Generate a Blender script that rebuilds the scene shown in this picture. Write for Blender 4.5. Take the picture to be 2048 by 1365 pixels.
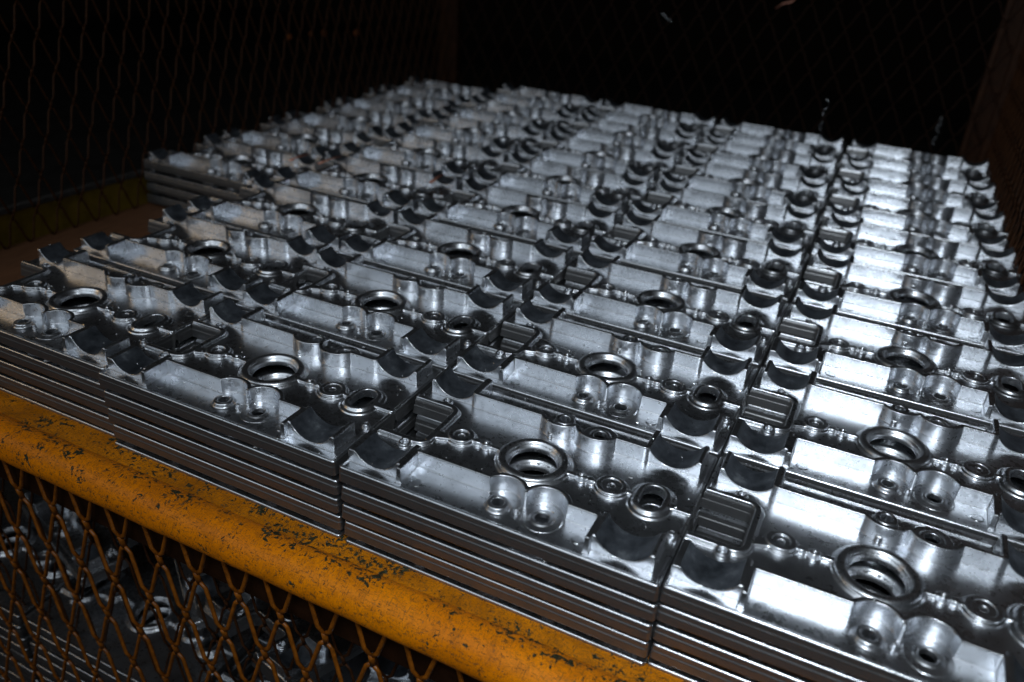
import bpy, math, random
import numpy as np
from mathutils import Matrix, Vector, Euler
random.seed(7)
MM = 0.001
scene = bpy.context.scene
COL = scene.collection
for o in list(bpy.data.objects):
    bpy.data.objects.remove(o)

# ------------------------------------------------------------------ camera
cam_d = bpy.data.cameras.new('camera'); cam = bpy.data.objects.new('camera', cam_d); COL.objects.link(cam)
R = Matrix(((0.89740037, 0.43666314, 0.06322873),
            (0.25720721, -0.40130261, -0.87909082),
            (-0.3584927, 0.80515931, -0.47244202)))        # rows: right, down, forward
m = Matrix.Identity(4)
for r in range(3):
    m[r][0] = R[0][r]; m[r][1] = -R[1][r]; m[r][2] = -R[2][r]
m.translation = Vector((179.85, -458.71, 358.90)) * MM
cam.matrix_world = m
cam_d.sensor_width = 36.0
cam_d.lens = 1646.78 / 2048 * 36
cam_d.clip_start = 0.02; cam_d.clip_end = 60
cam_d.dof.use_dof = True
cam_d.dof.focus_distance = 0.66
cam_d.dof.aperture_fstop = 4.8
cam_d.dof.aperture_blades = 7
scene.camera = cam

# ------------------------------------------------------------------ dark factory: world, lamps, exposure
W = bpy.data.worlds.new('World'); scene.world = W; W.use_nodes = True
bg = W.node_tree.nodes['Background']
bg.inputs[0].default_value = (0.5, 0.42, 0.36, 1); bg.inputs[1].default_value = 0.0012

def area(name, loc, target, size, power, col, sy=None, spread=180):
    l = bpy.data.lights.new(name, 'AREA'); l.energy = power; l.color = col
    l.size = size
    if sy: l.shape = 'RECTANGLE'; l.size_y = sy
    l.spread = math.radians(spread)
    o = bpy.data.objects.new(name, l); COL.objects.link(o)
    o.location = Vector(loc) * MM
    d = (Vector(target) - Vector(loc)).normalized()
    o.rotation_euler = d.to_track_quat('-Z', 'Y').to_euler()
    return o
area('camera_flash', (225, -500, 570), (230, 420, 0), 0.19, 1.7, (0.84, 0.93, 1.0), 0.12, 110)
area('wide_fill', (-820, -1650, 1180), (-100, 300, 0), 2.5, 8.8, (0.80, 0.91, 1.0), 0.9)  # added wide fill, unseen behind the camera, evens out the wall brightness
area('overhead_fill', (-200, -1500, 2600), (0, 300, 0), 1.1, 8.0, (0.86, 0.93, 1.0))  # unseen overhead fill, added and raised to brighten the rail
area('warm_work_lamp', (-1420, -560, 460), (-560, 0, 0), 0.2, .42, (1.0, 0.66, 0.32))
vs = scene.view_settings
vs.view_transform = 'Standard'; vs.look = 'None'; vs.gamma = 1.0; vs.exposure = 0.0

# ------------------------------------------------------------------ materials
def mat(name):
    M = bpy.data.materials.new(name); M.use_nodes = True
    nt = M.node_tree; return M, nt, nt.nodes['Principled BSDF']
def N(nt, t, **kw):
    n = nt.nodes.new(t)
    for k, v in kw.items(): setattr(n, k, v)
    return n
def noise(nt, scale, detail=4, rough=.55, vec=None, dist=0.0):
    n = N(nt, 'ShaderNodeTexNoise'); n.inputs['Scale'].default_value = scale
    n.inputs['Detail'].default_value = detail; n.inputs['Roughness'].default_value = rough
    n.inputs['Distortion'].default_value = dist
    if vec is not None: nt.links.new(vec, n.inputs['Vector'])
    return n
def coords(nt, scale=(1, 1, 1), rot=(0, 0, 0), per_object=True):
    tc = N(nt, 'ShaderNodeTexCoord'); mp = N(nt, 'ShaderNodeMapping')
    mp.inputs['Scale'].default_value = scale; mp.inputs['Rotation'].default_value = rot
    nt.links.new(tc.outputs['Object'], mp.inputs['Vector'])
    if per_object:
        geo = N(nt, 'ShaderNodeNewGeometry')     # shift by world position so copies differ
        mp2 = N(nt, 'ShaderNodeMapping'); mp2.inputs['Scale'].default_value = scale
        mp2.inputs['Rotation'].default_value = rot
        nt.links.new(geo.outputs['Position'], mp2.inputs['Vector'])
        return mp2.outputs[0]
    return mp.outputs[0]
def ramp(nt, src, stops):
    r = N(nt, 'ShaderNodeValToRGB'); cr = r.color_ramp
    while len(cr.elements) < len(stops): cr.elements.new(.5)
    for e, (p, c) in zip(cr.elements, stops):
        e.position = p; e.color = c if len(c) == 4 else (*c, 1)
    nt.links.new(src, r.inputs['Fac']); return r
def g(v): return (v, v, v, 1)
def mix(nt, fac, a, b, blend='MIX'):
    x = N(nt, 'ShaderNodeMix', data_type='RGBA', blend_type=blend)
    for s, v in ((0, fac), (6, a), (7, b)):
        if isinstance(v, (int, float)): x.inputs[s].default_value = v
        elif isinstance(v, tuple): x.inputs[s].default_value = v
        else: nt.links.new(v, x.inputs[s])
    return x.outputs[2]
def bump(nt, b, h, strength, dist):
    n = N(nt, 'ShaderNodeBump'); n.inputs['Strength'].default_value = strength
    n.inputs['Distance'].default_value = dist
    nt.links.new(h, n.inputs['Height']); nt.links.new(n.outputs[0], b.inputs['Normal'])

# cast aluminium
ALU, nt, b = mat('cast_aluminium')
v = coords(nt)
n1 = noise(nt, 26, 5, .6, v); n2 = noise(nt, 160, 4, .6, v); n3 = noise(nt, 9, 3, .5, v)
vs_ = coords(nt, (30, 260, 30)); n4 = noise(nt, 6, 4, .7, vs_)
stain = ramp(nt, n1.outputs[0], [(.33, (.52, .535, .56)), (.50, (.68, .70, .735))])
c = mix(nt, ramp(nt, n2.outputs[0], [(.30, g(.6)), (.41, g(0))]).outputs[0], stain.outputs[0], (.33, .34, .36, 1))
nt.links.new(c, b.inputs['Base Color'])
rr = mix(nt, .5, ramp(nt, n3.outputs[0], [(.3, g(.20)), (.7, g(.32))]).outputs[0], ramp(nt, n2.outputs[0], [(.3, g(.44)), (.65, g(.24))]).outputs[0])
nt.links.new(rr, b.inputs['Roughness']); b.inputs['Metallic'].default_value = 1
hh = mix(nt, .5, n2.outputs[0], n4.outputs[0])
scr1 = noise(nt, 2.2, 3, .6, coords(nt, (60, 900, 60), (0, 0, .35))); scr2 = noise(nt, 2.2, 3, .6, coords(nt, (800, 50, 60), (0, 0, .5)))
grain = noise(nt, 1400, 3, .6, v)
sc = mix(nt, 1.0, ramp(nt, scr1.outputs[0], [(.70, g(0)), (.73, g(1))]).outputs[0], ramp(nt, scr2.outputs[0], [(.71, g(0)), (.74, g(1))]).outputs[0], 'LIGHTEN')
hh = mix(nt, .35, hh, grain.outputs[0]); hh = mix(nt, .3, hh, sc)
bump(nt, b, hh, .15, .0004)
b2 = N(nt, 'ShaderNodeBsdfPrincipled'); b2.inputs['Metallic'].default_value = 1; b2.inputs['Roughness'].default_value = .45
nt.links.new(c, b2.inputs['Base Color'])
ms_ = N(nt, 'ShaderNodeMixShader'); ms_.inputs[0].default_value = .26
nt.links.new(b.outputs[0], ms_.inputs[1]); nt.links.new(b2.outputs[0], ms_.inputs[2])
nt.links.new(ms_.outputs[0], nt.nodes['Material Output'].inputs['Surface'])
SIDE, nt, b = mat('darkened_side_metal')  # rough streaked sides; shade of the gaps is also put into the colour
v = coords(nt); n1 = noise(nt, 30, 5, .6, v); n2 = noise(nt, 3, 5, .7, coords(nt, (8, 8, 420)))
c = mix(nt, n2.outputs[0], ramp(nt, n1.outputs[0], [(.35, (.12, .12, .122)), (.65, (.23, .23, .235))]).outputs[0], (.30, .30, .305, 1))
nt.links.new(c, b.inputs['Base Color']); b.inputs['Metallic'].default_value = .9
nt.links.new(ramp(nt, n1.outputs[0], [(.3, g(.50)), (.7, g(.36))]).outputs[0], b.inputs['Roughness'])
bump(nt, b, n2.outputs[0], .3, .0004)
# dull, rough cradle surface; the hollow's shade is put into its colour
DARK, nt, b = mat('shaded_cradle_metal')
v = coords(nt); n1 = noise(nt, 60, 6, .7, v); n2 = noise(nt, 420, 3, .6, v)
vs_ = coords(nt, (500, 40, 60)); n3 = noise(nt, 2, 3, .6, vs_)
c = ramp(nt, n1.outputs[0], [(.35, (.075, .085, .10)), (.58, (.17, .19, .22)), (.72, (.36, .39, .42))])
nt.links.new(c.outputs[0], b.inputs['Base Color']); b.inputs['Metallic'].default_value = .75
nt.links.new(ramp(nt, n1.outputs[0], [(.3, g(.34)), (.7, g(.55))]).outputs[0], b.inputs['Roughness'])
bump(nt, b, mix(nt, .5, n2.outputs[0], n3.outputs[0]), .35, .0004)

def paint(name, base, base2, chip=.5, rough=.32, stretch=(1, 1, 1), crest=False):
    M, nt, b = mat(name)
    v = coords(nt, stretch)
    n1 = noise(nt, 14, 3, .5, v); spots = noise(nt, 230, 6, .70, v, .5)
    patch = noise(nt, 30, 4, .65, v)
    scr = noise(nt, 3, 5, .75, coords(nt, (420, 60, 90), (0, 0, .7)))
    scr2 = noise(nt, 3, 5, .75, coords(nt, (70, 520, 90), (0, 0, .45)))
    fine = noise(nt, 600, 4, .6, v)
    col = mix(nt, ramp(nt, n1.outputs[0], [(.35, g(0)), (.65, g(1))]).outputs[0], base, base2)
    dirt = noise(nt, 45, 6, .75, v, 1.0); col = mix(nt, ramp(nt, dirt.outputs[0], [(.42, g(.34)), (.54, g(0))]).outputs[0], col, tuple(x * .5 for x in base2[:3]) + (1,))
    sum_ = N(nt, 'ShaderNodeMath', operation='MULTIPLY_ADD'); nt.links.new(patch.outputs[0], sum_.inputs[0])
    sum_.inputs[1].default_value = .55; nt.links.new(spots.outputs[0], sum_.inputs[2])
    t = .915 - .08 * chip
    if crest:      # most paint is knocked off along the top inner side of the tube
        geo = N(nt, 'ShaderNodeNewGeometry'); sx = N(nt, 'ShaderNodeSeparateXYZ'); nt.links.new(geo.outputs['Position'], sx.inputs[0])
        mr = N(nt, 'ShaderNodeMapRange'); nt.links.new(sx.outputs['Y'], mr.inputs[0])
        for i_, v_ in ((1, -.112), (2, -.094), (3, -.075), (4, .05)): mr.inputs[i_].default_value = v_
        ad = N(nt, 'ShaderNodeMath', operation='ADD'); nt.links.new(sum_.outputs[0], ad.inputs[0]); nt.links.new(mr.outputs[0], ad.inputs[1]); sum_ = ad
        big = noise(nt, 75, 3, .6, v, .8); ad2 = N(nt, 'ShaderNodeMath', operation='MULTIPLY_ADD'); nt.links.new(ramp(nt, big.outputs[0], [(.62, g(0)), (.66, g(1))]).outputs[0], ad2.inputs[0]); ad2.inputs[1].default_value = .16; nt.links.new(ad.outputs[0], ad2.inputs[2]); sum_ = ad2
    mk = ramp(nt, sum_.outputs[0], [(t, g(0)), (t + .018, g(1))])
    ms = ramp(nt, scr.outputs[0], [(.585 - .04 * (chip - .6), g(0)), (.605 - .04 * (chip - .6), g(.8))]); ms2 = ramp(nt, scr2.outputs[0], [(.58 - .04 * (chip - .6), g(0)), (.60 - .04 * (chip - .6), g(.75))])
    mm = mix(nt, 1.0, mk.outputs[0], ms.outputs[0], 'LIGHTEN'); mm = mix(nt, 1.0, mm, ms2.outputs[0], 'LIGHTEN')
    under = ramp(nt, fine.outputs[0], [(.4, (.018, .017, .008)), (.62, (.055, .058, .028)), (.72, (.16, .16, .15))])
    grime = mix(nt, ramp(nt, fine.outputs[0], [(.45, g(0)), (.75, g(.35))]).outputs[0], col, (.14, .055, .006, 1))
    if crest:
        cr_ = ramp(nt, mr.outputs[0], [(.70, g(0)), (.95, g(.75)), (1.0, g(.85))]); grime = mix(nt, cr_.outputs[0], grime, (.10, .038, .006, 1))
    col = mix(nt, mm, grime, under.outputs[0])
    nt.links.new(col, b.inputs['Base Color'])
    nt.links.new(mix(nt, mm, g(rough), g(.6)), b.inputs['Roughness'])
    b.inputs['Specular IOR Level'].default_value = .16
    inv = N(nt, 'ShaderNodeMath', operation='SUBTRACT'); inv.inputs[0].default_value = 1; nt.links.new(mm, inv.inputs[1])
    bump(nt, b, inv.outputs[0], .35, .0005)
    return M
ORANGE = paint('chipped_orange_paint', (.95, .28, .001, 1), (.82, .225, .001, 1), .7, .42, crest=True)
SCUFF = paint('scuffed_orange_paint', (.84, .27, .003, 1), (.52, .16, .002, 1), 1.0, .38)
def plain(name, col, rough, metal=0, scale=80, var=.35):
    M, nt, b = mat(name); v = coords(nt); n1 = noise(nt, scale, 5, .65, v)
    d = tuple(x * (1 - var) for x in col[:3]) + (1,)
    r = ramp(nt, n1.outputs[0], [(.35, d), (.65, (*col[:3], 1))]); nt.links.new(r.outputs[0], b.inputs['Base Color'])
    b.inputs['Roughness'].default_value = rough; b.inputs['Metallic'].default_value = metal
    if rough >= .5: b.inputs['Specular IOR Level'].default_value = .12
    bump(nt, b, n1.outputs[0], .3, .0006); return M
MESHF = plain('orange_brown_painted_mesh', (.34, .10, .006), .38, 0, 200, .55)
MESHB = plain('dimmed_mesh', (.07, .026, .009), .5, 0, 160, .5)  # mesh away from the flash, its dimness put into the colour
MESHK = plain('dimmed_back_mesh', (.03, .011, .005), .6, 0, 160, .5)  # back mesh, its unlit distance put into a still darker colour
FRAMEM = plain('grimy_brown_frame', (.03, .011, .004), .6, 0, 60, .5)
POSTR = plain('brown_orange_post_paint', (.035, .012, .004), .6, 0, 60, .5)
YELLOW = plain('dull_yellow_board', (.19, .125, .014), .55, 0, 50, .4)
BARM = plain('dark_steel', (.075, .072, .07), .5, .3, 90, .4)
COPPER = plain('copper_strip_metal', (.80, .36, .25), .38, .6, 90, .3)
STEEL = plain('bright_wire_metal', (.75, .76, .78), .22, 1, 300, .2)
GROUND = plain('dark_concrete', (.06, .055, .05), .8, 0, 12, .4)
WOOD, nt, b = mat('brown_stained_wood')
n1 = noise(nt, 4, 6, .7, coords(nt, (90, 7, 90)), 1.2)
nt.links.new(ramp(nt, n1.outputs[0], [(.3, (.09, .037, .016)), (.7, (.19, .083, .038))]).outputs[0], b.inputs['Base Color'])
b.inputs['Roughness'].default_value = .6; bump(nt, b, n1.outputs[0], .4, .001)

# ------------------------------------------------------------------ the casting as an implicit solid (millimetres)
f32 = np.float32
def box2(x, y, x0, x1, y0, y1, r=0.0):
    qx = np.abs(x - (x0 + x1) / 2) - (x1 - x0) / 2 + r; qy = np.abs(y - (y0 + y1) / 2) - (y1 - y0) / 2 + r
    return np.sqrt(np.maximum(qx, 0) ** 2 + np.maximum(qy, 0) ** 2) + np.minimum(np.maximum(qx, qy), 0) - r
def circ(x, y, cx, cy, r): return np.sqrt((x - cx) ** 2 + (y - cy) ** 2) - r
def caps(x, y, ax, ay, bx, by, r):
    dx, dy = bx - ax, by - ay; L = dx * dx + dy * dy
    t = np.clip(((x - ax) * dx + (y - ay) * dy) / L, 0, 1)
    return np.sqrt((x - ax - t * dx) ** 2 + (y - ay - t * dy) ** 2) - r
def smax(a, b, k):
    h = np.maximum(k - np.abs(a - b), 0) / k; return np.maximum(a, b) + h * h * k * .25
def smin(a, b, k): return -smax(-a, -b, k)
OX0, OX1, OY0, OY1 = -119.3, 119.3, -76.5, 79.5
def pocket_front(x, y):
    d = box2(x, y, -70, 66, -100, -47, .6)
    d = np.minimum(d, circ(x, y, .5, -54, 14.8)); return np.minimum(d, circ(x, y, 30.5, -51.5, 15))
def pocket_back(x, y):
    d = box2(x, y, -72, 70, 47, 130, .6)
    d = np.minimum(d, circ(x, y, .5, 55, 14.8)); return np.minimum(d, circ(x, y, 31, 52, 15))
SADDLES = ((90, -66, -39.5), (-95, -66, -38), (91, 45, 71.5), (-92, 45, 71.5))
BOSSES = ((-60.5, 0, 10.5), (60.5, .5, 11.5), (-1, -57, 9.5), (31, -54.5, 13.5), (.5, 58, 9.5), (31, 57.5, 13.5))
def field(x, y, z, full=True):
    out = box2(x, y, OX0, OX1, OY0, OY1, 3.0)
    notch = box2(x, y, -150, -83, -20.5, 27.5, 4.5)
    edge = np.maximum(out, -notch)
    # outer skirt: slightly stepped side, set-back foot
    so = edge + .32 * np.clip((z + 9.8) / .5, 0, 1) + 6.0 * np.clip((-17.3 - z) / 1.0, 0, 1) + .02 * (z + 20)
    slab = smax(so, z + 5.0, 1.4)
    # low rim along the outline and raised band round the notch
    rim = smax(np.maximum(so, -(edge + 3.0)), z + 4.1, 2.2)
    slab = smin(slab, rim, 1.0)
    band = smax(np.maximum(notch - 6.0, so) + .1 * (z + 5), z + 1.5, 1.2)
    band2 = smax(np.maximum(notch - 7.0, so) + .1 * (z + 5), z + 3.4, .8)
    s = smin(slab, np.minimum(band, band2), 1.2)
    # ring collar
    rr = np.sqrt(x * x + y * y)
    s = smin(s, smax(rr - 28.6 + .2 * (z + 5), z + 3.2, 1.6), 1.4)
    s = smin(s, smax(smax(rr - 26.9 + .15 * (z + 3), z + .1, 3.2), -(rr - 18.0), 1.0), 1.0)
    # middle track, bosses
    tr = np.minimum(caps(x, y, -60, 0, -25, 0, 2.3), caps(x, y, 25, 0, 60, 0, 2.3))
    tr = np.minimum(tr, caps(x, y, 60, 0, 78, 1, 2.0)); tr = np.minimum(tr, caps(x, y, 100, 1, 117, 1, 3.2))
    tr = np.minimum(tr, caps(x, y, -78, -8, -64, -3, 4.6))
    s = smin(s, smax(tr + .12 * (z + 5), z + 2.4, .9), 1.2)
    for (cx, cy, r, zt) in ((-60.5, 0, 10.5, -.8), (60.5, .5, 11.5, -1.2), (-39, -.5, 4.2, -.9), (38, 0, 4.4, -.9), (-93, -29, 5.0, -2.0), (-94, 37, 4.2, -1.8), (112.5, -27, 3.2, -1.2), (-47, 0, 3.1, -1.6), (45.5, 0, 3.1, -1.6)):
        s = smin(s, smax(circ(x, y, cx, cy, r) + .14 * (z + 5), z - zt, 1.1), 1.3)
    s = smin(s, smax(circ(x, y, -60.5, 0, 11.8) + .1 * (z + 5), z + 3.2, .8), .8)
    s = smin(s, smax(circ(x, y, 60.5, .5, 13) + .1 * (z + 5), z + 3.2, .8), .8)
    for (cx, cy) in ((38, 0), (-39, -.5)):
        s = smin(s, np.sqrt((x - cx) ** 2 + (y - cy) ** 2 + (z + .9) ** 2) - 1.7, .6)
    # oval slot collar
    sl = caps(x, y, 90, -4.5, 90, 6.5, 0.0)
    s = smin(s, smax(sl - 15.3 + .1 * (z + 5), z + 3.4, 1.2), 1.6)
    s = smin(s, smax(sl - 12.2 + .22 * (z + 2), z + .4, 2.2), 2.2)
    if full:
        zt = 7.8
        pf = pocket_front(x, y); pb = pocket_back(x, y)
        dr = .035 * (z + 5)
        rf = smax(np.maximum(np.maximum(-pf, pf - 4.2), -(y + 70.5)) + dr, z - zt, .9)
        rf = np.maximum(rf, y + 20)
        rb = smax(np.maximum(np.maximum(-pb, pb - 4.2), y - 71.5) + dr, z - zt, .9)
        rb = np.maximum(rb, 20 - y)
        s = smin(s, np.minimum(rf, rb), .9)
        # little posts at the cusps
        for (cx, cy, h) in ((15.5, -48.5, 8.2), (13, -57, -1.0), (-2.5, 36.2, -1.2)):
            s = smin(s, smax(circ(x, y, cx, cy, 1.7) + dr, z - h, .8), 1.4)
        # screw bosses in the alcoves
        for (cx, cy, zt2) in ((-1, -57, -1.2), (.5, 58, 1.0)):
            s = smin(s, smax(circ(x, y, cx, cy, 8.6) + .18 * (z + 5), z - zt2, 1.6), 2.2)
        s = smin(s, smax(box2(x, y, -3.0, 5.0, 58, 71, 1) + .08 * (z + 5), z + 2.6, 1.0), 1.5)
        for (cx, cy) in ((31, -54.5), (31, 57.5)):
            rc = np.sqrt((x - cx) ** 2 + (y - cy) ** 2)
            s = smin(s, smax(rc - 13.6, z + 4.55, .4), .4)
            s = smin(s, smax(rc - 8.0 + .9 * (z + 4), z + 3.4, .8), 1.0)
        # ejector pin pads
        for (cx, cy) in ((-61, -63.5), (59.5, -61), (104, 36), (-60, 62)):
            s = smin(s, smax(circ(x, y, cx, cy, 4.2), z + 4.6, .35), .3)
        # back edge ridges
        s = smin(s, smax(box2(x, y, -70, 68, 70.6, 72.4) , z + 3.8, .5), .5)
        # cradles
        for (cx, y0, y1) in SADDLES:
            hw = 21.8 if abs(cx) < 94 else 22.5
            x0, x1 = max(cx - hw, OX0 + 1), cx + hw
            blk = smax(box2(x, y, x0, x1, y0, y1, .8) + .03 * (z + 5), z - 7.7, 2.0)
            zc, rad = (17.4, 20.8)
            tro = np.sqrt((x - cx) ** 2 + (z - zc) ** 2) - rad
            if cx == -95: blk = smax(blk, z - 5.0 - 4 * np.clip((x + 100) / 8, 0, 1), .9)
            blk = smax(blk, -tro, .8)
            s = smin(s, blk, .8)
    # hollow underside
    inn = smax(-edge - 3.0, -(z + 8.0), 1.0)
    s = np.maximum(s, -np.maximum(edge + 3.2 + 7 * np.clip((-15.5 - z) / 2, 0, 1), z + 8.2))
    # openings
    s = smax(s, -(rr - 17.6 - .12 * (z + 5)), 1.2)
    s = smax(s, -(rr * .8 - z * .6 - 16.8), .8)
    s = smax(s, -np.maximum(rr - 19.2, -(z + 2.6)), .5)
    s = smax(s, -(sl - 8.2 - .05 * z), 1.2)
    s = smax(s, -np.maximum(circ(x, y, -60.5, 0, 6.0), -(z + 2.1)), .6)
    s = smax(s, -np.maximum(circ(x, y, -60.5, 0, 2.4), -(z + 3.2)), 1.0)
    s = smax(s, -np.maximum(circ(x, y, 60.5, .5, 7.4), -(z + 2.0)), .7)
    s = smax(s, -np.maximum(circ(x, y, 60.5, .5, 2.6), -(z + 2.8)), .9)
    s = smax(s, -np.maximum(circ(x, y, -93, -29, 3.0), -(z + 4.4)), .4)
    s = smax(s, -np.maximum(circ(x, y, -94, 37, 2.3), -(z + 4.4)), .4)
    s = smax(s, -np.maximum(circ(x, y, 112.5, -27, 1.5), -(z + 4.4)), .4)
    if full:
        for (cx, cy, r) in ((-1, -57, 4.3), (.5, 58, 4.3), (31, -54.5, 5.2), (31, 57.5, 5.2)):
            s = smax(s, -circ(x, y, cx, cy, r), .9)
    # relief slots in the foot, front and back
    for (x0, x1) in ((-104, -60), (-52, -8), (10, 42), (52, 88)):
        s = np.maximum(s, -np.maximum(np.maximum(np.abs(x - (x0 + x1) / 2) - (x1 - x0) / 2, 60 - np.abs(y)), z + 16.9))
    s = np.maximum(s, -(z + 21.55))
    return s

def surface(vox, full):
    ztop = 10.6 if full else 1.8
    xs = np.arange(-121, 121.01, vox).astype(f32) + .013; ys = np.arange(-78.5, 81.5, vox).astype(f32) + .017
    zs = np.arange(-22.6, ztop, vox).astype(f32) + .011
    F = field(xs[:, None, None], ys[None, :, None], zs[None, None, :], full).astype(f32)
    F = np.broadcast_to(F, (len(xs), len(ys), len(zs)))
    I = F < 0
    cnt = np.zeros(tuple(n - 1 for n in I.shape), np.int8)
    offs = [(a, b_, c_) for a in (0, 1) for b_ in (0, 1) for c_ in (0, 1)]
    nx, ny, nz = I.shape
    for a, b_, c_ in offs: cnt += I[a:nx - 1 + a, b_:ny - 1 + b_, c_:nz - 1 + c_]
    act = (cnt > 0) & (cnt < 8)
    ci = np.argwhere(act); idx = np.full(act.shape, -1, np.int32); idx[act] = np.arange(len(ci))
    cv = np.stack([F[ci[:, 0] + a, ci[:, 1] + b_, ci[:, 2] + c_] for a, b_, c_ in offs], 1)
    P = np.zeros((len(ci), 3), f32); K = np.zeros(len(ci), f32); oa = np.array(offs, f32)
    for i in range(8):
        for j in range(i + 1, 8):
            if abs(oa[i] - oa[j]).sum() != 1: continue
            a, b_ = cv[:, i], cv[:, j]; cr = (a < 0) != (b_ < 0)
            t = np.where(cr, a / np.where(cr, a - b_, 1), 0)
            P += np.where(cr[:, None], oa[i] + t[:, None] * (oa[j] - oa[i]), 0); K += cr
    P /= K[:, None]
    V = np.stack([xs[ci[:, 0]], ys[ci[:, 1]], zs[ci[:, 2]]], 1) + P * vox
    def grad(V, e):
        out = []
        for a in range(3):
            d = np.zeros(3, f32); d[a] = e; A = V + d; B = V - d
            out.append((field(A[:, 0], A[:, 1], A[:, 2], full) - field(B[:, 0], B[:, 1], B[:, 2], full)) / (2 * e))
        return np.stack(out, 1)
    V0 = V.copy()
    for it in range(3):
        f = field(V[:, 0], V[:, 1], V[:, 2], full); G = grad(V, .08)
        st = (f / np.maximum((G ** 2).sum(1), .2))[:, None] * G
        V = V - np.clip(st, -.4 * vox, .4 * vox)
        V = V0 + np.clip(V - V0, -.7 * vox, .7 * vox)
    Nn = grad(V, .22); Nn /= np.maximum(np.linalg.norm(Nn, axis=1), 1e-6)[:, None]
    quads = []
    for ax in range(3):
        sl0 = [slice(1, -1)] * 3; sl1 = [slice(1, -1)] * 3
        sl0[ax] = slice(0, -1); sl1[ax] = slice(1, None)
        A = I[tuple(sl0)]; B = I[tuple(sl1)]
        e = np.argwhere(A != B); ins = A[e[:, 0], e[:, 1], e[:, 2]]
        base = e.copy(); o1, o2 = [(1, 2), (2, 0), (0, 1)][ax]
        for o in (o1, o2): base[:, o] += 1
        def cell(d1, d2):
            q = base.copy(); q[:, o1] -= d1; q[:, o2] -= d2
            return idx[q[:, 0], q[:, 1], q[:, 2]]
        q = np.stack([cell(1, 1), cell(0, 1), cell(0, 0), cell(1, 0)], 1)
        q[~ins] = q[~ins][:, ::-1]
        quads.append(q)
    return V.astype(np.float64), Nn.astype(np.float64), np.concatenate(quads)

def make_mesh(name, V, Nn, Q, material):
    u, inv = np.unique(Q.ravel(), return_inverse=True)
    me = bpy.data.meshes.new(name); v = V[u] * MM; q = inv.reshape(-1, 4).astype(np.int32)
    me.vertices.add(len(v)); me.vertices.foreach_set('co', v.ravel().astype(f32))
    me.loops.add(q.size); me.loops.foreach_set('vertex_index', q.ravel())
    me.polygons.add(len(q)); me.polygons.foreach_set('loop_start', np.arange(0, q.size, 4, dtype=np.int32))
    me.polygons.foreach_set('loop_total', np.full(len(q), 4, np.int32))
    me.polygons.foreach_set('use_smooth', np.ones(len(q), bool))
    me.update(); me.materials.append(material)
    me.normals_split_custom_set_from_vertices(Nn[u].astype(f32))
    return me

# ------------------------------------------------------------------ object helpers
def tag(o, label=None, cat=None, group=None, kind=None):
    if label: o['label'] = label
    if cat: o['category'] = cat
    if group: o['group'] = group
    if kind: o['kind'] = kind
    return o
def link(name, me, parent=None):
    o = bpy.data.objects.new(name, me); COL.objects.link(o); o.parent = parent; return o
class MB:
    def __init__(s): s.v = []; s.f = []
    def box(s, x0, x1, y0, y1, z0, z1, bev=0):
        n = len(s.v)
        s.v += [(x, y, z) for x in (x0, x1) for y in (y0, y1) for z in (z0, z1)]
        s.f += [tuple(n + i for i in q) for q in ((0, 1, 3, 2), (4, 6, 7, 5), (0, 4, 5, 1), (2, 3, 7, 6), (0, 2, 6, 4), (1, 5, 7, 3))]
    def tube(s, pts, r, seg=8, flat=1.0, upv=(0, 0, 1)):
        n = len(s.v); P = [Vector(p) for p in pts]
        for i, p in enumerate(P):
            d = (P[min(i + 1, len(P) - 1)] - P[max(i - 1, 0)]).normalized()
            a = d.cross(Vector(upv))
            if a.length < 1e-3: a = d.cross(Vector((1, 0, 0)))
            a.normalize(); b_ = d.cross(a)
            rad = r[i] if isinstance(r, (list, tuple)) else r
            for k in range(seg):
                t = 2 * math.pi * k / seg; q = p + a * (rad * math.cos(t)) + b_ * (rad * flat * math.sin(t)); s.v.append(tuple(q))
        for i in range(len(P) - 1):
            for k in range(seg):
                k2 = (k + 1) % seg; s.f.append((n + i * seg + k, n + i * seg + k2, n + (i + 1) * seg + k2, n + (i + 1) * seg + k))
        s.f.append(tuple(n + k for k in range(seg))[::-1]); m_ = n + (len(P) - 1) * seg; s.f.append(tuple(m_ + k for k in range(seg)))
    def build(s, name, material, parent=None, smooth=False, bevel=0):
        me = bpy.data.meshes.new(name); me.from_pydata([tuple(c * MM for c in p) for p in s.v], [], s.f); me.materials.append(material); me.update()
        if smooth: me.polygons.foreach_set('use_smooth', [True] * len(me.polygons))
        o = link(name, me, parent)
        if bevel:
            b_ = o.modifiers.new('bevel', 'BEVEL'); b_.width = bevel * MM; b_.segments = 3; b_.limit_method = 'ANGLE'
        return o

# ------------------------------------------------------------------ ground (far below, dark)
gm = MB(); gm.box(-6000, 6000, -6000, 6000, -720, -700)
tag(gm.build('ground', GROUND), kind='structure')

# ------------------------------------------------------------------ the cage
FLOORZ = -92.9
WX, WY, RX, FY = -850, 1290, 402, -99
LD = Vector((50, 1330, 0)).normalized(); RD = Vector((-42, 1165, 0)).normalized()   # the side walls lean in a little towards the back
cage = bpy.data.objects.new('mesh_cage', None); COL.objects.link(cage)
cage.location = Vector((0, 0, -700)) * MM
tag(cage, 'orange painted steel cage with expanded metal mesh sides holding the stacked plates', 'cage')
def cpart(o): o.parent = cage; o.matrix_parent_inverse = Matrix.Translation(Vector((0, 0, 700)) * MM); return o
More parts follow.
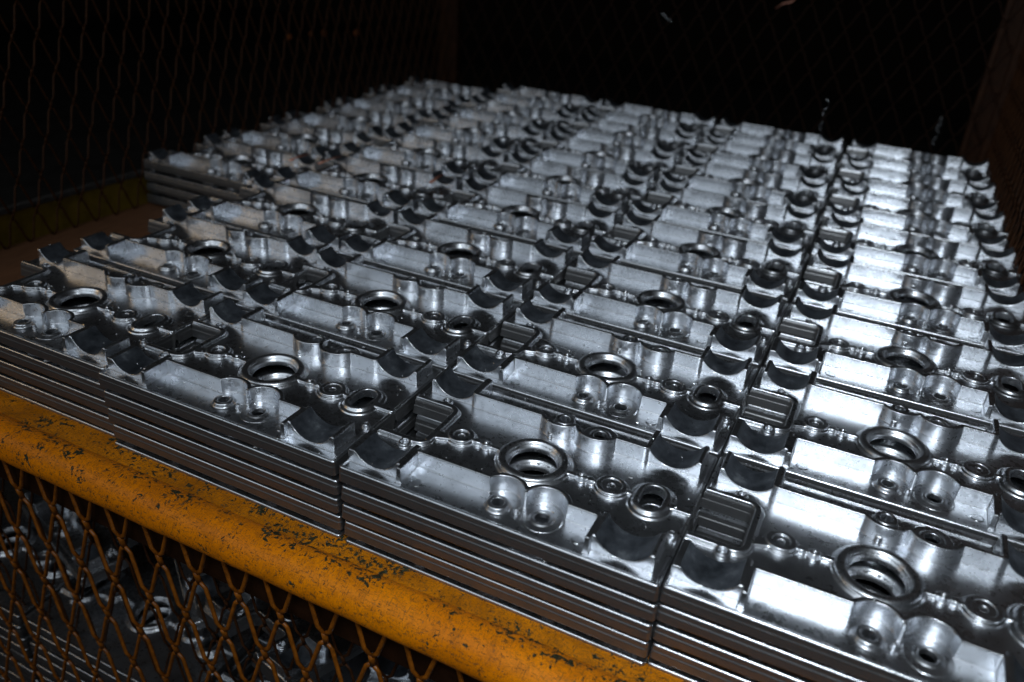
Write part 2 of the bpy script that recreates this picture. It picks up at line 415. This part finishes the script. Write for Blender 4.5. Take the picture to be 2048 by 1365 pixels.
# front rail: rounded tube, a fine grid so the paint can be dented
rl = MB(); seg = 40; n0 = 0
xs_ = np.linspace(-905, 470, 240)
for x in xs_:
    for k in range(seg):
        t = 2 * math.pi * k / seg
        r = 18.6 + .25 * math.sin(x * .021 + 2 * t) + .18 * math.sin(x * .083 + 3 * t + 1)
        rl.v.append((x, -100.0 + r * math.cos(t), -92.0 + r * math.sin(t)))
for i in range(len(xs_) - 1):
    for k in range(seg):
        rl.f.append((i * seg + k, (i + 1) * seg + k, (i + 1) * seg + (k + 1) % seg, i * seg + (k + 1) % seg))
rl.f.append(tuple(range(seg))); rl.f.append(tuple((len(xs_) - 1) * seg + k for k in range(seg))[::-1])
tag(cpart(rl.build('front_rail', ORANGE, None, True)), 'rounded orange front rail with chipped paint')
ld = MB(); ld.box(-905, 470, -92.0, -58, -84, -77.6)
tag(cpart(ld.build('rail_ledge', SCUFF, None, False, 1.2)), 'flat scuffed orange ledge behind the rail')
ln = MB(); ln.box(-880, 400, -57.5, 1280, FLOORZ - 14, FLOORZ)
cpart(ln.build('floor_board', WOOD, None, False, 1))
cb = MB(); cb.box(-880, 470, -96, -91, -152, -100); cb.box(-880, 470, -90.5, -58, -152, -147)
cpart(cb.build('ledge_beam', FRAMEM, None, False, 1))
# posts
p = MB(); p.box(-832, -792, 1276, 1281, -690, 900); p.box(-800, -795, 1281.5, 1316, -690, 900); p.box(-792, -776, 1262, 1267, -690, 900)
cpart(p.build('corner_post', FRAMEM, None, False, 1.5))
p = MB(); p.box(286, 296, 1272, 1300, -690, 900); p.box(320, 334, 1270, 1276, -690, 900); p.box(334.5, 339, 1246, 1276, -690, 900); p.box(296.5, 334, 1300.5, 1306, -690, 900)
cpart(p.build('corner_post', POSTR, None, False, 1.5))
for (x, y) in ((WX - 30, -125), (RX + 110, -125)):
    p = MB(); p.box(x - 20, x + 20, y - 20, y + 20, -690, -70)
    cpart(p.build('corner_post', FRAMEM, None, False, 2))
# expanded metal: each strand cell is a bent strip; one sheet per side
def exp_mesh(origin, ux, uz, n, W_, H_, pw, ph, r, bond=9.0, z_top_cut=None, wob=.6):
    m_ = MB(); o = Vector(origin); ux = Vector(ux); uz = Vector(uz); n = Vector(n)
    cols = int(W_ / pw) + 1; rows = int(H_ / (ph / 2)) + 1
    rnd = random.Random(3)
    def P(a, b_, off): return tuple(o + ux * a + uz * b_ + n * off)
    for j in range(rows):
        z0 = j * ph / 2; sh = pw / 2 if j % 2 else 0
        for i in range(-1, cols + 1):
            xc = i * pw + sh + rnd.uniform(-wob, wob)
            if xc < 0 or xc > W_: continue
            # bond
            m_.tube([P(xc, z0 - bond / 2, -1.2), P(xc, z0 + bond / 2, 1.2)], [r * 1.35, r * 1.35], 6, .75, n)
            if z0 + ph / 2 > H_ + 1: continue
            for sg in (-1, 1):
                xe = xc + sg * pw / 2
                if xe < 0 or xe > W_: continue
                m_.tube([P(xc + sg * .6, z0 + bond / 2 - 1, .8), P(xc + sg * pw * .14, z0 + bond / 2 + 4.5, 1.2), P(xe - sg * pw * .13, z0 + ph / 2 - bond / 2 - 4.5, -1.2), P(xe - sg * .6, z0 + ph / 2 - bond / 2 + 1, -.8)], r, 6, .75, n)
    return m_
fm = exp_mesh((-872, FY - 2, -639), (1, 0, 0), (0, 0, 1), (0, -1, 0), 1330, 550, 43, 108, 2.2, 13)
tag(cpart(fm.build('mesh_panel', MESHF, None, True)), 'orange brown expanded metal mesh below the front rail')
fm2 = exp_mesh((-861, -66, -652), (1, 0, 0), (0, 0, 1), (0, -1, 0), 1290, 550, 43, 108, 1.5, 12)
cpart(fm2.build('mesh_panel', MESHB, None, True))
lm = exp_mesh((WX - 4, -60, -96), LD, (0, 0, 1), (1, 0, 0), 1330, 900, 34, 88, 1.5)
cpart(lm.build('mesh_panel', MESHB, None, True))
bm_ = exp_mesh((-812, 1268, -96), (1, 0, 0), (0, 0, 1), (0, -1, 0), 1150, 900, 46, 80, 1.1)
cpart(bm_.build('mesh_panel', MESHK, None, True))
rm = exp_mesh((372, 100, -96), RD, (0, 0, 1), (-1, 0, 0), 1165, 900, 34, 88, 1.4)
cpart(rm.build('mesh_panel', MESHB, None, True))
def wallbox(m_, x0, y0, D, L, off0, off1, z0, z1):
    n_ = len(m_.v); P0 = Vector((x0, y0, 0)); nn = Vector((D.y, -D.x, 0))
    for a in (off0, off1):
        for t in (0, L):
            for zz in (z0, z1):
                q = P0 + nn * a + D * t; m_.v.append((q.x, q.y, zz))
    m_.f += [tuple(n_ + i for i in q) for q in ((0, 1, 3, 2), (4, 6, 7, 5), (0, 4, 5, 1), (2, 3, 7, 6), (0, 2, 6, 4), (1, 5, 7, 3))]
sp = MB(); wallbox(sp, WX - 4, -60, LD, 1330, -12, -7, -96, -49)
tag(cpart(sp.build('side_board', YELLOW)), 'dull yellow board behind the lower side mesh')
sb = MB(); wallbox(sb, WX - 4, -60, LD, 1330, -14, -3, -48, -41)
cpart(sb.build('side_bar', BARM, None, False, 1))
sb = MB(); wallbox(sb, 372, 100, RD, 1165, 3, 10, -100, -48)
cpart(sb.build('side_bar', FRAMEM, None, False, 1))
# lower deck
lb = MB(); lb.box(-870, 420, -50, 1280, -560, -545)
cpart(lb.build('lower_deck', WOOD))

# ------------------------------------------------------------------ the plates
V, Nn, Q = surface(.72, True)
C4 = V[Q].mean(1); FN = Nn[Q].mean(1)
x, y, z = C4[:, 0], C4[:, 1], C4[:, 2]
part = np.zeros(len(Q), int)          # 0 body
up = z > -5.6
pf, pb = pocket_front(x, y), pocket_back(x, y)
names = ['body']; mats = [ALU]
def addpart(name, material, mask):
    names.append(name); mats.append(material); part[mask & (part == 0)] = len(names) - 1
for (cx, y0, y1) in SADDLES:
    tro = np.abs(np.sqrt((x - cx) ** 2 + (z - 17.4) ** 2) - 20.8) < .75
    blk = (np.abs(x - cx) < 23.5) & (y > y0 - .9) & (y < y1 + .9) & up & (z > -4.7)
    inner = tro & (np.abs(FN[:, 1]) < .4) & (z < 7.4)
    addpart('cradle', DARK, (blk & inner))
for (cx, cy, r) in BOSSES:
    zz = z > -5.2 if r < 13 else z > -4.75
    addpart('screw_boss', ALU, (np.hypot(x - cx, y - cy) < r + .8) & up & ((z < 3.0)) & ((pf < -.9) | (pb < -.9) | (np.abs(y) < 20)))
addpart('ring_collar', ALU, (np.hypot(x, y) < 29.2) & (z > -9) & ~((np.abs(y) > 40)))
sl_ = caps(x, y, 90, -4.5, 90, 6.5, 0.0)
addpart('slot_collar', ALU, (sl_ < 16) & (z > -9))
addpart('rib_wall', ALU, (z > -4.6) & (y < -20) & (y > -74) & (x > -76) & (x < 72) & (pf > -1.2) & (pf < 6))
addpart('rib_wall', ALU, (z > -4.6) & (y > 20) & (y < 74) & (x > -77) & (x < 75) & (pb > -1.2) & (pb < 6))
addpart('notch_wall', SIDE, (z < -4.0) & (x < -76) & (y > -27) & (y < 34) & (FN[:, 2] < .5))  # darkened metal here puts the opening's shade into the colour
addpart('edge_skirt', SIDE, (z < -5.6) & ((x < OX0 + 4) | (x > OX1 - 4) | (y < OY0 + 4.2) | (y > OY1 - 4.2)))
meshes = [make_mesh(nm, V, Nn, Q[part == i], mats[i]) for i, nm in enumerate(names)]
print('full plate quads', len(Q))
Vl, Nl, Ql = surface(1.25, False)
LOW = make_mesh('stacked_plate', Vl, Nl, Ql, ALU)
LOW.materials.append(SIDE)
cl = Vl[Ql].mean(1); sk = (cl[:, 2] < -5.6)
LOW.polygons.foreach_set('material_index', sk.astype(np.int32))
print('low plate quads', len(Ql))

def plate_full(label, group, M):
    root = bpy.data.objects.new('cast_plate', None); COL.objects.link(root); root.matrix_world = M
    tag(root, label, 'metal plate', group)
    for nm, me in zip(names, meshes):
        link(nm, me, root)
    return root
def plate_low(label, group, M):
    o = link('cast_plate', LOW); o.matrix_world = M; return tag(o, label, 'metal plate', group)
def TM(x, y, z, rz=0, rx=0, ry=0):
    return Matrix.Translation(Vector((x, y, z)) * MM) @ Euler((math.radians(rx), math.radians(ry), math.radians(rz))).to_matrix().to_4x4()
H = 17.69
POS = {(1, 0): (-481, 8), (1, 1): (-473, 167), (1, 2): (-474, 321), (1, 3): (-475, 482),
       (2, 0): (-242.5, 2), (2, 1): (-241, 160), (2, 2): (-241, 320), (2, 3): (-240, 484),
       (3, 0): (0, 0), (3, 1): (0, 159), (3, 2): (0, 321), (3, 3): (-1.5, 486),
       (4, 0): (239.0, 3), (4, 1): (239.0, 164), (4, 2): (239.5, 326), (4, 3): (237, 487)}
rowname = ['front row at orange rail', 'second row from orange rail', 'third row from orange rail', 'fourth row from orange rail',
           'fifth row from orange rail', 'third row from back mesh', 'second row from back mesh', 'last row by back mesh']
colname = ['short leftmost column', 'second column from left', 'middle column', 'second column from right', 'rightmost column']
layname = ['top', 'second from top', 'third from top', 'fourth from top', 'bottom']
rnd = random.Random(11)
for c in range(5):
    for r in range(8):
        if c == 0 and r < 3: continue
        if (c, r) in POS: px, py = POS[(c, r)]
        else:
            px = (c - 3) * 240 - 6 * (r - 3) - 1 + rnd.uniform(-.4, .4); py = 485 + (r - 3) * 162.5 + rnd.uniform(-1, 1)
            if c == 0: px = -718 - 1.5 * (r - 3) - 3 * max(0, r - 3)
            if c == 1: px += 5
        rot = rnd.uniform(-.45, .45) if r > 0 else (0, .15, -.2, .1, .15)[c]
        if c == 4 and r > 2: px += 3
        k0 = 1 if c == 0 else 0
        for k in range(k0, 5):
            lab = '%s plate, %s, %s' % (layname[k - k0] if k < 4 else 'bottom', rowname[r], colname[c])
            if k == k0:
                plate_full(lab.replace('top plate', 'top cast metal plate', 1), 'plates stacked in the cage', TM(px, py, -k * H, rot, rnd.uniform(-.12, .12), rnd.uniform(-.08, .08)))
            else:
                dx, dy = rnd.uniform(-.8, .8), rnd.uniform(-1.6, 1.2)
                if r == 0: dy = (.4, 1.4, 1.8, 2.6, 3.0)[k] + rnd.uniform(-.9, .9); dx = rnd.uniform(-.9, .9)
                if c == 0 and r == 3: dy -= 1.5
                plate_low(lab.replace('plate,', 'stacked metal plate,', 1), 'plates stacked in the cage', TM(px + dx, py + dy, -k * H, rot + rnd.uniform(-.12, .12)))

# plates heaped in the lower compartment
heap = [(-600, 20, -300, 160, -3, 9), (-410, 40, -250, -35, 6, 12), (-230, 0, -245, 75, -4, 9), (-60, 40, -262, 10, 12, -5), (90, 10, -255, -50, 5, 10), (250, 50, -270, 30, -6, 8),
        (-520, 60, -300, 60, 4, -8), (-300, 90, -310, 15, 7, 5), (-120, 20, -318, -20, -5, -4), (60, 80, -322, 40, 6, 6), (-700, 60, -290, 5, 6, 10)]
hl = ['at far left behind the mesh', 'left of centre below the rail', 'turned sideways below the rail', 'lying flat behind the mesh near centre', 'tilted right of centre behind the mesh', 'at right end behind the mesh',
      'deeper down at left', 'deeper down left of centre', 'deeper down at centre', 'deeper down at right', 'at the far left corner']
for a, l in list(zip(heap, hl))[:6]:
    a = (a[0], a[1] + 60, a[2] - 52, a[3], a[4], a[5])
    plate_full('loose metal plate in lower compartment %s' % l, 'loose plates heaped in the lower compartment', TM(a[0], a[1], a[2], a[3], a[4], a[5]))
k = 0
for r, yy in enumerate((-5,)):
    for c, xx in enumerate((-690, -445, -200, 45, 290)):
        for l in range(9):
            plate_low('%s plate of the lower front stack %s' % (['topmost', 'second', 'third', 'fourth', 'fifth', 'sixth', 'seventh', 'eighth', 'lowest'][l], ['at far left', 'left of centre', 'at centre', 'right of centre', 'at far right'][c]),
                      'plates stacked in the lower compartment', TM(xx + rnd.uniform(-2, 2), yy + rnd.uniform(-2, 2), -382 - l * H, rnd.uniform(-.8, .8)))

# ------------------------------------------------------------------ small loose bits
def strip(name, pts, w, material, label, cat, group=None):
    m_ = MB(); m_.tube(pts, w, 6, .35); o = m_.build(name, material, None, True); return tag(o, label, cat, group)
for (a, b_, l) in (((-596, 456, 8.5), (-593, 493, 10), 'copper strip lying across the front plate of the short leftmost column'),
                   ((-552, 466, 10), (-550, 514, 10), 'copper strip between short leftmost column and its right neighbour'),
                   ((-380, 487, 10), (-386, 530, 10), 'copper strip lying on the second column from left')):
    mid = tuple((p + q) / 2 + (0, 0, 1.0)[k] for k, (p, q) in enumerate(zip(a, b_)))
    strip('copper_strip', [a, mid, b_], 3.0, COPPER, l, 'strip', 'copper strips lying on the plates')
strip('wire_sliver', [(-90, 172, 0), (-66, 168, 2.5), (-45, 164, 1.5), (-33, 162, 0)], .5, STEEL, 'thin bright metal sliver across the second row plate', 'sliver')
for (cx, z0, z1, l) in ((40, -10, 62, 'curled metal shaving standing at the back, left one'), (241, -4, 60, 'curled metal shaving standing at the back right corner')):
    pts = [(cx + 5 * math.sin(t * 2.1), 1256 + 4 * math.cos(t * 2.1), z0 + t * (z1 - z0) / 8) for t in np.linspace(0, 8, 34)]
    strip('metal_shaving', pts, 1.3, STEEL, l, 'shaving', 'curled metal shavings at the back')
strip('metal_shaving', [(-318, 1264, 180), (-308, 1261, 176), (-296, 1263, 166), (-286, 1261, 162)], 1.5, STEEL, 'small bright metal shaving caught high in the back mesh', 'shaving')
strip('copper_shaving', [(-92, 1264, 208), (-80, 1260, 218), (-66, 1262, 222), (-58, 1264, 232)], 4, COPPER, 'copper coloured scrap caught in the back mesh at the top', 'scrap')

GLOW, nt, b = mat('faint_orange_glow'); b.inputs['Base Color'].default_value = (.1, .03, .005, 1)  # dim emissive blobs standing for faint orange spots in the dark
b.inputs['Emission Color'].default_value = (1, .28, .05, 1); b.inputs['Emission Strength'].default_value = .016
def at_px(u, v, dist):
    d = Vector(((u - 1024) / 1646.78, (v - 682.5) / 1646.78, 1)); w_ = R.transposed() @ d
    return Vector((179.85, -458.71, 358.90)) + w_ * dist
for i, (u, v, w_, l) in enumerate(((578, 74, 9, 'leftmost'), (622, 68, 7, 'second from left'), (648, 66, 9, 'third from left'), (712, 66, 9, 'rightmost'))):
    c0 = at_px(u, v, 3300); gm_ = MB()
    gm_.tube([c0 + Vector((0, 0, t)) for t in (-w_, -w_ * .6, 0, w_ * .6, w_)], [w_ * .4, w_ * .85, w_, w_ * .85, w_ * .4], 10)
    tag(gm_.build('orange_glow', GLOW, None, True), 'faint orange light far behind the cage, %s of the four' % l, 'glow', 'faint orange lights in the dark background')
# metal dust and tiny flakes lying on the plates: nobody could count them
fr = random.Random(5); upi = np.where((Nn[:, 2] > .93) & (V[:, 2] > -6))[0]; fb = MB(); roots = [o for o in bpy.data.objects if o.name.startswith('cast_plate') and o.type == 'EMPTY' and o.location.z > -.03]
for _ in range(2600):
    o = fr.choice(roots[:24]); p = V[upi[fr.randrange(len(upi))]]
    q = o.matrix_world @ Vector((p[0] * MM, p[1] * MM, p[2] * MM + .00022)); q = q / MM
    a = fr.uniform(0, 6.28); L = fr.choice((.35, .5, .5, .8, 1.4)); w_ = .28
    dx, dy = math.cos(a), math.sin(a); tz = fr.uniform(-.35, .35) * L
    n_ = len(fb.v)
    fb.v += [(q.x - dx * L - dy * w_, q.y - dy * L + dx * w_, q.z), (q.x - dx * L + dy * w_, q.y - dy * L - dx * w_, q.z + .15), (q.x + dx * L + dy * w_, q.y + dy * L - dx * w_, q.z + abs(tz)), (q.x + dx * L - dy * w_, q.y + dy * L + dx * w_, q.z + abs(tz) + .15), (q.x, q.y, q.z + .5)]
    fb.f += [(n_, n_ + 1, n_ + 2, n_ + 3), (n_, n_ + 1, n_ + 4), (n_ + 1, n_ + 2, n_ + 4), (n_ + 2, n_ + 3, n_ + 4), (n_ + 3, n_, n_ + 4)]
tag(fb.build('metal_flakes', STEEL), 'tiny bright metal flakes and dust scattered over the nearest plates', 'metal dust', kind='stuff')
scene.cycles.max_bounces = 8
